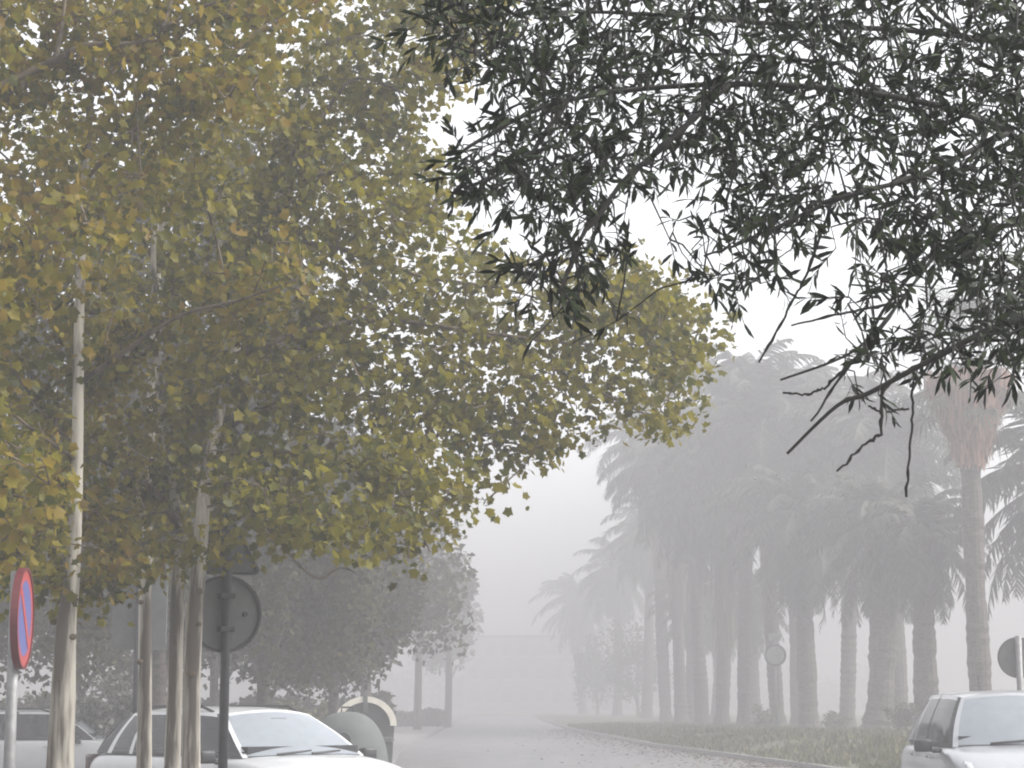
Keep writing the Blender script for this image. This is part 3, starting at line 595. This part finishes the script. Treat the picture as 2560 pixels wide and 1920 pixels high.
# ================================================================ cars
def car(name, lab, loc, rz, paint, H=1.45, L=4.45, Wd=1.78, zb=.97, xfl=.95, xfu=.22, xru=-1.75, xrl=-2.05, rails=True, nose=.74, group='parked cars'):
    root = empty(name, loc, lab, 'car', group, rz); hw = Wd/2; fr = L/2; re = -L/2
    st = [(re, .42, .72, .80), (re+.05, .32, .90, .90), (re+.25, .26, zb, .97), (-1.3, .22, zb, 1), (-.3, .2, zb, 1), (.5, .2, zb, 1), (xfl+.02, .2, zb, .99), (xfl+.45, .21, zb-.05, .985), (fr-.3, .23, nose+.06, .95), (fr-.08, .26, nose-.06, .88), (fr, .36, nose-.2, .76)]
    m = MB(); V = []; ns = len(st)
    for x, b, t, w in st:
        w *= hw; half = [(0, b), (w*.86, b), (w*.985, b+.12), (w, b+(t-b)*.45), (w*.985, t-.10), (w*.91, t-.015), (w*.55, t+.012), (0, t+.022)]
        V += [(x, y, z) for y, z in half]+[(x, -y, z) for y, z in half[-2:0:-1]]
    n = 14; fc = [(i*n+k, (i+1)*n+k, (i+1)*n+(k+1) % n, i*n+(k+1) % n) for i in range(ns-1) for k in range(n)]
    fc += [tuple(range(n)), tuple((ns-1)*n+k for k in range(n-1, -1, -1))]; m.add(V, fc); m.build('body', paint, root, True, sub=2)
    zr = H-.045
    def wl(u): return hw*(.90-.06*abs(2*u-1)**5)
    def wu(u): return hw*(.66-.06*abs(2*u-1)**4)
    def zt(u): return zr-.05*max(0, (.35-u)/.35)**2-.03*max(0, (u-.75)/.25)**2
    def side(s, u, v, off=0):
        lo = Vector((xrl+(xfl-xrl)*u, s*wl(u), zb-.02)); up = Vector((xru+(xfu-xru)*u, s*wu(u), zt(u))); p = lo.lerp(up, v)
        p.y += s*(.03*math.sin(math.pi*v)+off); return p
    def roof(u, s):
        p = Vector((xru+(xfu-xru)*u, s*wu(u), zt(u)+.05*(1-s*s)))
        p.x += .07*(1-s*s)*(max(0, u-.6)/.4)-.05*(1-s*s)*max(0, .4-u)/.4; return p
    def front(s, v, off=0):
        lo = Vector((xfl+.13*(1-s*s), s*wl(1), zb-.02+.015*(1-s*s))); up = roof(1, s); p = lo.lerp(up, v); p.y += .03*s*math.sin(math.pi*v); p.x += .03*math.sin(math.pi*v)+off; return p
    def back(s, v, off=0):
        lo = Vector((xrl-.10*(1-s*s), s*wl(0), zb-.02)); up = roof(0, s); p = lo.lerp(up, v); p.y += .03*s*math.sin(math.pi*v); p.x -= .03*math.sin(math.pi*v)+off; return p
    ug = lambda a, b: lin(a, b, 7); vg = lin(0, 1, 8)
    MB().grid(lambda u, s: roof(u, s), lin(0, 1, 16), lin(-1, 1, 13)).build('roof', paint, root, True)
    pm = MB(); bt = MB(); 
    for s in (-1, 1):
        for a, b in ((.10, .135), (.27, .295)): pm.grid(lambda u, v: side(s, u, v), ug(a, b), vg)
        for a, b in ((0, .10), (.55, .585), (.955, 1)): bt.grid(lambda u, v: side(s, u, v), ug(a, b), vg)
        for a, b in ((.135, .27), (.295, .55), (.585, .955)):
            pm.grid(lambda u, v: side(s, u, v), ug(a, b), [.92, .96, 1]); bt.grid(lambda u, v: side(s, u, v), ug(a, b), [0, .03, .06])
            MB().grid(lambda u, v: side(s, u, v), ug(a, b), lin(.06, .92, 8)).build('side_window', M['clear_glass'], root, True)
        pm.grid(lambda q, v: front(q, v), lin(s*.93, s, 3), vg)
        pm.grid(lambda q, v: back(q, v), lin(s*.86, s, 3), vg)
    pm.grid(lambda q, v: front(q, v), lin(-.93, .93, 11), [.95, 1]); bt.grid(lambda q, v: front(q, v), lin(-.93, .93, 11), [0, .035])
    pm.grid(lambda q, v: back(q, v), lin(-.86, .86, 11), [.9, 1]); pm.grid(lambda q, v: back(q, v), lin(-.86, .86, 11), [0, .08])
    pm.build('pillars', paint, root, True); bt.build('window_trim', M['black_trim'], root, True)
    ws = MB().grid(lambda q, v: front(q, v), lin(-.93, .93, 15), lin(.035, .95, 10)).build('windscreen', M['dew_sheen_glass'], root, True)
    MB().grid(lambda q, v: back(q, v), lin(-.86, .86, 13), lin(.08, .9, 8)).build('rear_window', M['clear_glass'], root, True)
    for y0, y1 in ((-.52, .05), (.02, .58)):
        w = MB(); w.tube([front(y0, .055, .02), front((y0+y1)/2, .085, .025), front(y1, .12, .02)], [.012, .011, .008], 5); w.build('wiper', M['black_trim'], root)
    it = MB(); it.box((-.55, 0, zb+.03), (2.9, Wd*.8, .02)); it.box((.72, 0, zb+.03), (.42, Wd*.76, .12)); it.build('dashboard', M['seat_cloth'], root)
    for x, y in ((-.25, .37), (-.25, -.37), (-1.2, .42), (-1.2, 0), (-1.2, -.42)):
        sm = MB(); sm.box((x, y, zb+.1), (.14, .44 if x > -1 else .38, .28)); sm.box((x-.02, y, zb+.3), (.09, .25, .14)); sm.build('seat', M['seat_cloth'], root, bevel=.04)
    ring = [Vector((.42+.08*math.sin(a), .37+.18*math.cos(a), zb+.09+.17*math.sin(a))) for a in lin(0, 2*math.pi, 21)]
    MB().tube(ring, .014, 6, False).build('steering_wheel', M['black_trim'], root)
    mm = MB(); mm.box((.45, 0, zr-.1), (.03, .2, .07)); mm.build('rear_view_mirror', M['black_trim'], root, bevel=.01)
    for s in (-1, 1):
        mi = MB(); mi.box((xfl-.28, s*(hw+.11), zb-.01), (.11, .18, .13)); mi.box((xfl-.24, s*(hw-.02), zb-.06), (.07, .12, .05)); mo = mi.build('wing_mirror', M['black_trim'], root, True, bevel=.035)
        g_ = MB(); g_.box((xfl-.338, s*(hw+.11), zb-.01), (.006, .14, .095)); g_.build('mirror_glass', M['lamp_glass'], mo)
        h = MB(); h.grid(lambda a, b: (fr-.10-.28*b-.05*a*a, s*hw*(.46+.36*a+.05*b), nose-.09+.02*a+.135*b*(.5+.5*a)), lin(0, 1, 6), lin(0, 1, 5)); ho = h.build('headlight', M['lamp_glass'], root, True)
        mod = ho.modifiers.new('s', 'SOLIDIFY'); mod.thickness = .05; mod.offset = 0
        t_ = MB(); t_.box((re+.07, s*hw*.83, .78), (.12, .14, .30)); t_.build('tail_light', M['amber_glass'], root, bevel=.03)
        if rails:
            pts = [roof(u, s*.93)+Vector((0, 0, .045 if 0 < i < 8 else .0)) for i, u in enumerate(lin(.08, .9, 9))]
            MB().tube(pts, .016, 6).build('roof_rail', M['black_trim'], root, True)
        for dx in (-.75, .2):
            h = MB(); h.box((dx, s*(hw+.012), zb-.13), (.2, .03, .035)); h.build('door_handle', paint, root, bevel=.01)
        for xw in (fr-.86, re+.80):
            t = MB(); t.lathe([(.2, -.1), (.30, -.1), (.325, -.07), (.325, .07), (.30, .1), (.2, .1)], 28); to = t.build('wheel', M['rubber'], root, True)
            to.location = (xw, s*(hw-.09), .325); to.rotation_euler = (R(90), 0, 0)
            r_ = MB(); r_.lathe([(.05, -s*.105-.01), (.2, -s*.09-.01), (.21, -s*.09+.01), (.05, -s*.105+.012)], 28); r_.build('rim', M['alloy'], to, True)
            ar = MB(); pts = [(xw+.37*math.cos(a), s*(hw-.005), .325+.37*math.sin(a)) for a in lin(R(-15), R(195), 16)]; ar.tube(pts, .03, 6); ar.build('wheel_arch', M['black_trim'], root, True)
    gg = MB(); gg.box((fr-.005, 0, nose-.22), (.05, .95, .11)); gg.box((fr+.0, 0, .36), (.05, 1.15, .10)); gg.build('grille', M['black_trim'], root, bevel=.02)
    pl = MB(); pl.box((fr+.03, 0, .47), (.02, .52, .11)); pl.build('number_plate', M['sign_white'], root, bevel=.005)
    an = MB(); p = roof(.12, 0); an.tube([p, p+Vector((-.12, 0, .20))], [.006, .003], 5); an.build('aerial', M['black_trim'], root)
    return root
def heading(a): return math.atan2(-math.cos(a), math.sin(a))      # a: degrees right of straight at the camera
a = R(40)
car('parked_car', 'white estate car with black roof rails behind the plane trunks', (-2.12-.95*math.sin(a), 20.8+.95*math.cos(a), .115-.1), heading(a), M['white_paint'], H=1.45)
car('parked_car', 'silver car with dewy, painted sky-sheen windscreen facing us by the right edge', (5.34, 21.9, .02), heading(-R(2)), M['silver_paint'], H=1.62, L=4.2, Wd=1.82, zb=1.06, xfl=.98, xfu=.38, xru=-1.6, xrl=-1.95, rails=False, nose=.84)
car('parked_car', 'white car farther back, beyond the round blue sign post', (-8.2, 36, .0), 0, M['white_paint'], H=1.38, L=4.3, zb=.88, xfl=.95, xfu=.28, xru=-1.4, xrl=-2.0, rails=True)

# ================================================================ signs
def disc(m, r, y0, y1, n=40): m.prism([(r*math.cos(2*math.pi*k/n), r*math.sin(2*math.pi*k/n)) for k in range(n)], y0, y1)
def ring_(m, r0, r1, y0, y1, n=40):
    V = []
    for k in range(n):
        c, s = math.cos(2*math.pi*k/n), math.sin(2*math.pi*k/n); V += [(r0*c, y0, r0*s), (r1*c, y0, r1*s), (r1*c, y1, r1*s), (r0*c, y1, r0*s)]
    m.add(V, [(k*4+j, k*4+(j+1) % 4, ((k+1) % n)*4+(j+1) % 4, ((k+1) % n)*4+j) for k in range(n) for j in range(4)])
def post(root, h, r, mat, z0=0): 
    m = MB(); m.tube([(0, 0, z0), (0, 0, h)], r, 14); return m.build('post', mat, root, True)
# no parking sign: its face looks along local -Y
c = at(56, 1546, 12); root = empty('road_sign', (c.x, c.y, .1), 'round blue no parking sign with red border, turned almost edge-on', 'road sign', rz=R(94.3))
zc = c.z-.1; post(root, zc+.28, .034, M['galvanised']).location = (0, .045, 0)
def up(m, dz): m.v = [(x, y, z+dz) for x, y, z in m.v]; return m
m = MB(); ring_(m, .285, .302, -.022, .022); up(m, zc).build('rim', M['sign_dark_red'], root)
m = MB(); disc(m, .285, -.010, .004); up(m, zc).build('back_plate', M['galvanised'], root)
m = MB(); ring_(m, .225, .2845, -.0145, -.0105); up(m, zc).build('red_border', M['sign_red'], root)
m = MB(); disc(m, .2245, -.0145, -.0105); up(m, zc).build('blue_face', M['sign_blue'], root)
m = MB(); m.box((0, -.0165, zc), (.447, .003, .058), M=Matrix.Rotation(R(45), 3, 'Y')); m.build('red_bar', M['sign_red'], root)
# two signs seen from behind
c = at(560, 1535, 15.8); root = empty('road_sign', (c.x, c.y, .1), 'triangular and round sign pair seen from behind on dark post', 'road sign', rz=R(180+28))
z1 = c.z-.1; post(root, z1+.78, .037, M['dark_steel']).location = (0, .05, 0)
m = MB(); disc(m, .285, -.008, .006); up(m, z1).build('round_plate', M['sign_back'], root)
m = MB(); ring_(m, .283, .304, -.02, .028); up(m, z1).build('round_rim', M['dark_steel'], root)
def tri(h, cr=.04, n=5):
    P = [(0, h*2/3), (-h*.577, -h/3), (h*.577, -h/3)]; out = []
    for i, (x, z) in enumerate(P):
        a0 = math.atan2(z, x); cx, cz = x-cr*1.9*math.cos(a0), z-cr*1.9*math.sin(a0)
        for k in range(n): t = a0+R(-60+120*k/(n-1)); out.append((cx+cr*math.cos(t), cz+cr*math.sin(t)))
    return out
T1 = tri(.52); T0 = tri(.47); zt_ = z1+.31+.175
m = MB(); m.prism(T0, -.008, .006); up(m, zt_).build('triangle_plate', M['sign_back'], root)
m = MB(); n = len(T1); V = [(x, y, z) for (x, z), y in [(p, -.02) for p in T1]+[(p, .028) for p in T1]+[(p, -.02) for p in T0]+[(p, .028) for p in T0]]
m.add(V, [(i, (i+1) % n, n+(i+1) % n, n+i) for i in range(n)]+[(2*n+i, 3*n+i, 3*n+(i+1) % n, 2*n+(i+1) % n) for i in range(n)]+[(n+i, n+(i+1) % n, 3*n+(i+1) % n, 3*n+i) for i in range(n)]+[(i, 2*n+i, 2*n+(i+1) % n, (i+1) % n) for i in range(n)])
up(m, zt_).build('triangle_rim', M['dark_steel'], root)
for zz in (z1-.12, z1+.14, zt_-.06):
    m = MB(); m.box((0, .055, zz), (.12, .085, .04)); m.build('clamp', M['dark_steel'], root, bevel=.006)
for xx in (-.17,): 
    m = MB(); m.tube([(xx, .0, z1+.0), (xx, .03, z1+.0)], .02, 10); m.build('bolt', M['dark_steel'], root)
# dark rectangular panel
c = at(350, 1515, 23); root = empty('sign_board', (c.x, c.y, .1), 'dark rectangular sign board with rounded corners behind the scarred trunk', 'sign board', rz=R(180))
hw_, hh = .31, .5
out = [(sx*(hw_-.06)+.06*math.cos(t), sz_*(hh-.06)+.06*math.sin(t)) for sx, sz_, a0 in ((1, 1, 0), (-1, 1, 90), (-1, -1, 180), (1, -1, 270)) for t in [R(a0+q*22.5) for q in range(5)]]
m = MB(); m.prism(out, -.02, .02); up(m, c.z-.1).build('panel', M['sign_back'], root)
post(root, c.z+.35, .04, M['dark_steel']).location = (0, .065, 0)
# round sign back, right edge
c = at(2545, 1644, 31); root = empty('road_sign', (c.x, c.y, .1), 'grey round sign seen from behind at the right edge', 'road sign', rz=R(180))
post(root, c.z+.25, .05, M['galvanised']).location = (0, .06, -.02)
m = MB(); disc(m, .30, -.012, .008); up(m, c.z-.1).build('plate', M['sign_back'], root); m = MB(); ring_(m, .30, .312, -.02, .02); up(m, c.z-.1).build('rim', M['dark_steel'], root)
# faint round sign in the fog
c = at(1938, 1638, 76); zg = bankz(76, c.x-kerbx(76))-.05; root = empty('road_sign', (c.x, c.y, zg), 'faint pale round sign in fog among the palm trunks', 'road sign')
post(root, c.z-zg+.7, .045, M['galvanised']).location = (0, .06, 0)
m = MB(); disc(m, .34, -.01, .008); up(m, c.z-zg).build('pale_face', M['fog_faded'], root); m = MB(); ring_(m, .34, .42, -.014, .012); up(m, c.z-zg).build('border', M['sign_back'], root)  # face is greyed so the haze sits in its colour
m = MB(); m.box((0, 0, c.z-zg+.68), (.46, .02, .28)); m.build('small_plate', M['fog_faded'], root, bevel=.005)

# ================================================================ recycling containers
d = 29; c = at(868, 1779, d); h = c.z-.1; root = empty('recycling_container', (c.x, d, .1), 'grey green igloo shaped recycling container behind the estate car bonnet', 'container')
r = .60; prof = [(.02, 0), (r*.86, 0), (r*.9, .06), (r*.97, .2), (r, .42)]+[(r*math.cos(t)**.8, .46+(h-.46)*math.sin(t)) for t in lin(R(6), R(86), 12)]+[(.01, h)]
MB().lathe(prof, 40).build('dome', M['bin_grey'], root, True)
m = MB(); m.lathe([(r*1.005, .40), (r*1.03, .42), (r*1.03, .47), (r*1.0, .5)], 40); m.build('band', M['bin_dark'], root, True)
m = MB(); m.tube([(0, -.56, h*.70), (0, -.36, h*.71)], .1, 18); m.build('opening', M['bin_dark'], root)
m = MB(); m.box((.12, -.607, h*.33), (.13, .02, .09), M=Matrix.Rotation(R(12), 3, 'Z')); m.build('label_plate', M['sign_white'], root, bevel=.004)
m = MB(); m.tube([(-.08, 0, h-.02), (-.08, 0, h+.06), (.08, 0, h+.06), (.08, 0, h-.02)], .015, 6); m.build('lifting_eye', M['dark_steel'], root)
d = 43; c = at(911, 1741, d); h = c.z-.1; root = empty('recycling_container', (c.x, d, .1), 'dark container with cream arched rim behind the grey green igloo', 'container', rz=R(6))
w = .66
def arch(r, z0, n=22): return [(r*math.cos(t), z0+r*math.sin(t)*.92) for t in lin(0, math.pi, n)]
sp = h-w*.92
m = MB(); m.prism([(-w*.86, .12), (w*.86, .12), (w*.93, sp)]+arch(w*.90, sp)+[(-w*.93, sp)], -.62, .75); m.build('body', M['bin_dark'], root, bevel=.015)
A1, A0 = arch(w, sp), arch(w*.80, sp); n = len(A1); V = [(x, y, z) for y in (-.70, -.625) for x, z in A1+A0]
q = 2*n; m = MB(); m.add(V, [(i, i+1, n+i+1, n+i) for i in range(n-1)]+[(q+i, q+n+i, q+n+i+1, q+i+1) for i in range(n-1)]+[(i, q+i, q+i+1, i+1) for i in range(n-1)]+[(n+i, n+i+1, q+n+i+1, q+n+i) for i in range(n-1)]+[(0, n, q+n, q), (n-1, q+n-1, q+2*n-1, 2*n-1)])
m.build('arched_rim', M['bin_cream'], root)
m = MB(); m.box((0, -.71, h-.16), (.09, .03, .34)); m.build('strut', M['bin_grey'], root, bevel=.01)
m = MB(); m.box((0, -.68, .62), (1.15, .1, .12)); m.build('lifting_bar', M['bin_grey'], root, bevel=.02)
for sx in (-.5, .5):
    for y in (-.45, .55):
        m = MB(); m.box((sx, y, .06), (.14, .14, .12)); m.build('foot', M['rubber'], root)

# ================================================================ haze
zmax = 21.5
m = MB(); m.box((0, 265, (zmax-1.2)/2), (1190, 662, zmax+1.2))
hz = bpy.data.materials.new('haze'); hz.use_nodes = True; t = hz.node_tree; t.nodes.clear()
pv = t.nodes.new('ShaderNodeVolumePrincipled'); pv.inputs['Color'].default_value = (.53, .525, .543, 1); pv.inputs['Density'].default_value = FOG; pv.inputs['Anisotropy'].default_value = .15
mo = t.nodes.new('ShaderNodeOutputMaterial'); t.links.new(pv.outputs[0], mo.inputs['Volume'])
tag(m.build('haze', hz), 'even pale fog filling the whole street', 'haze', kind='stuff')
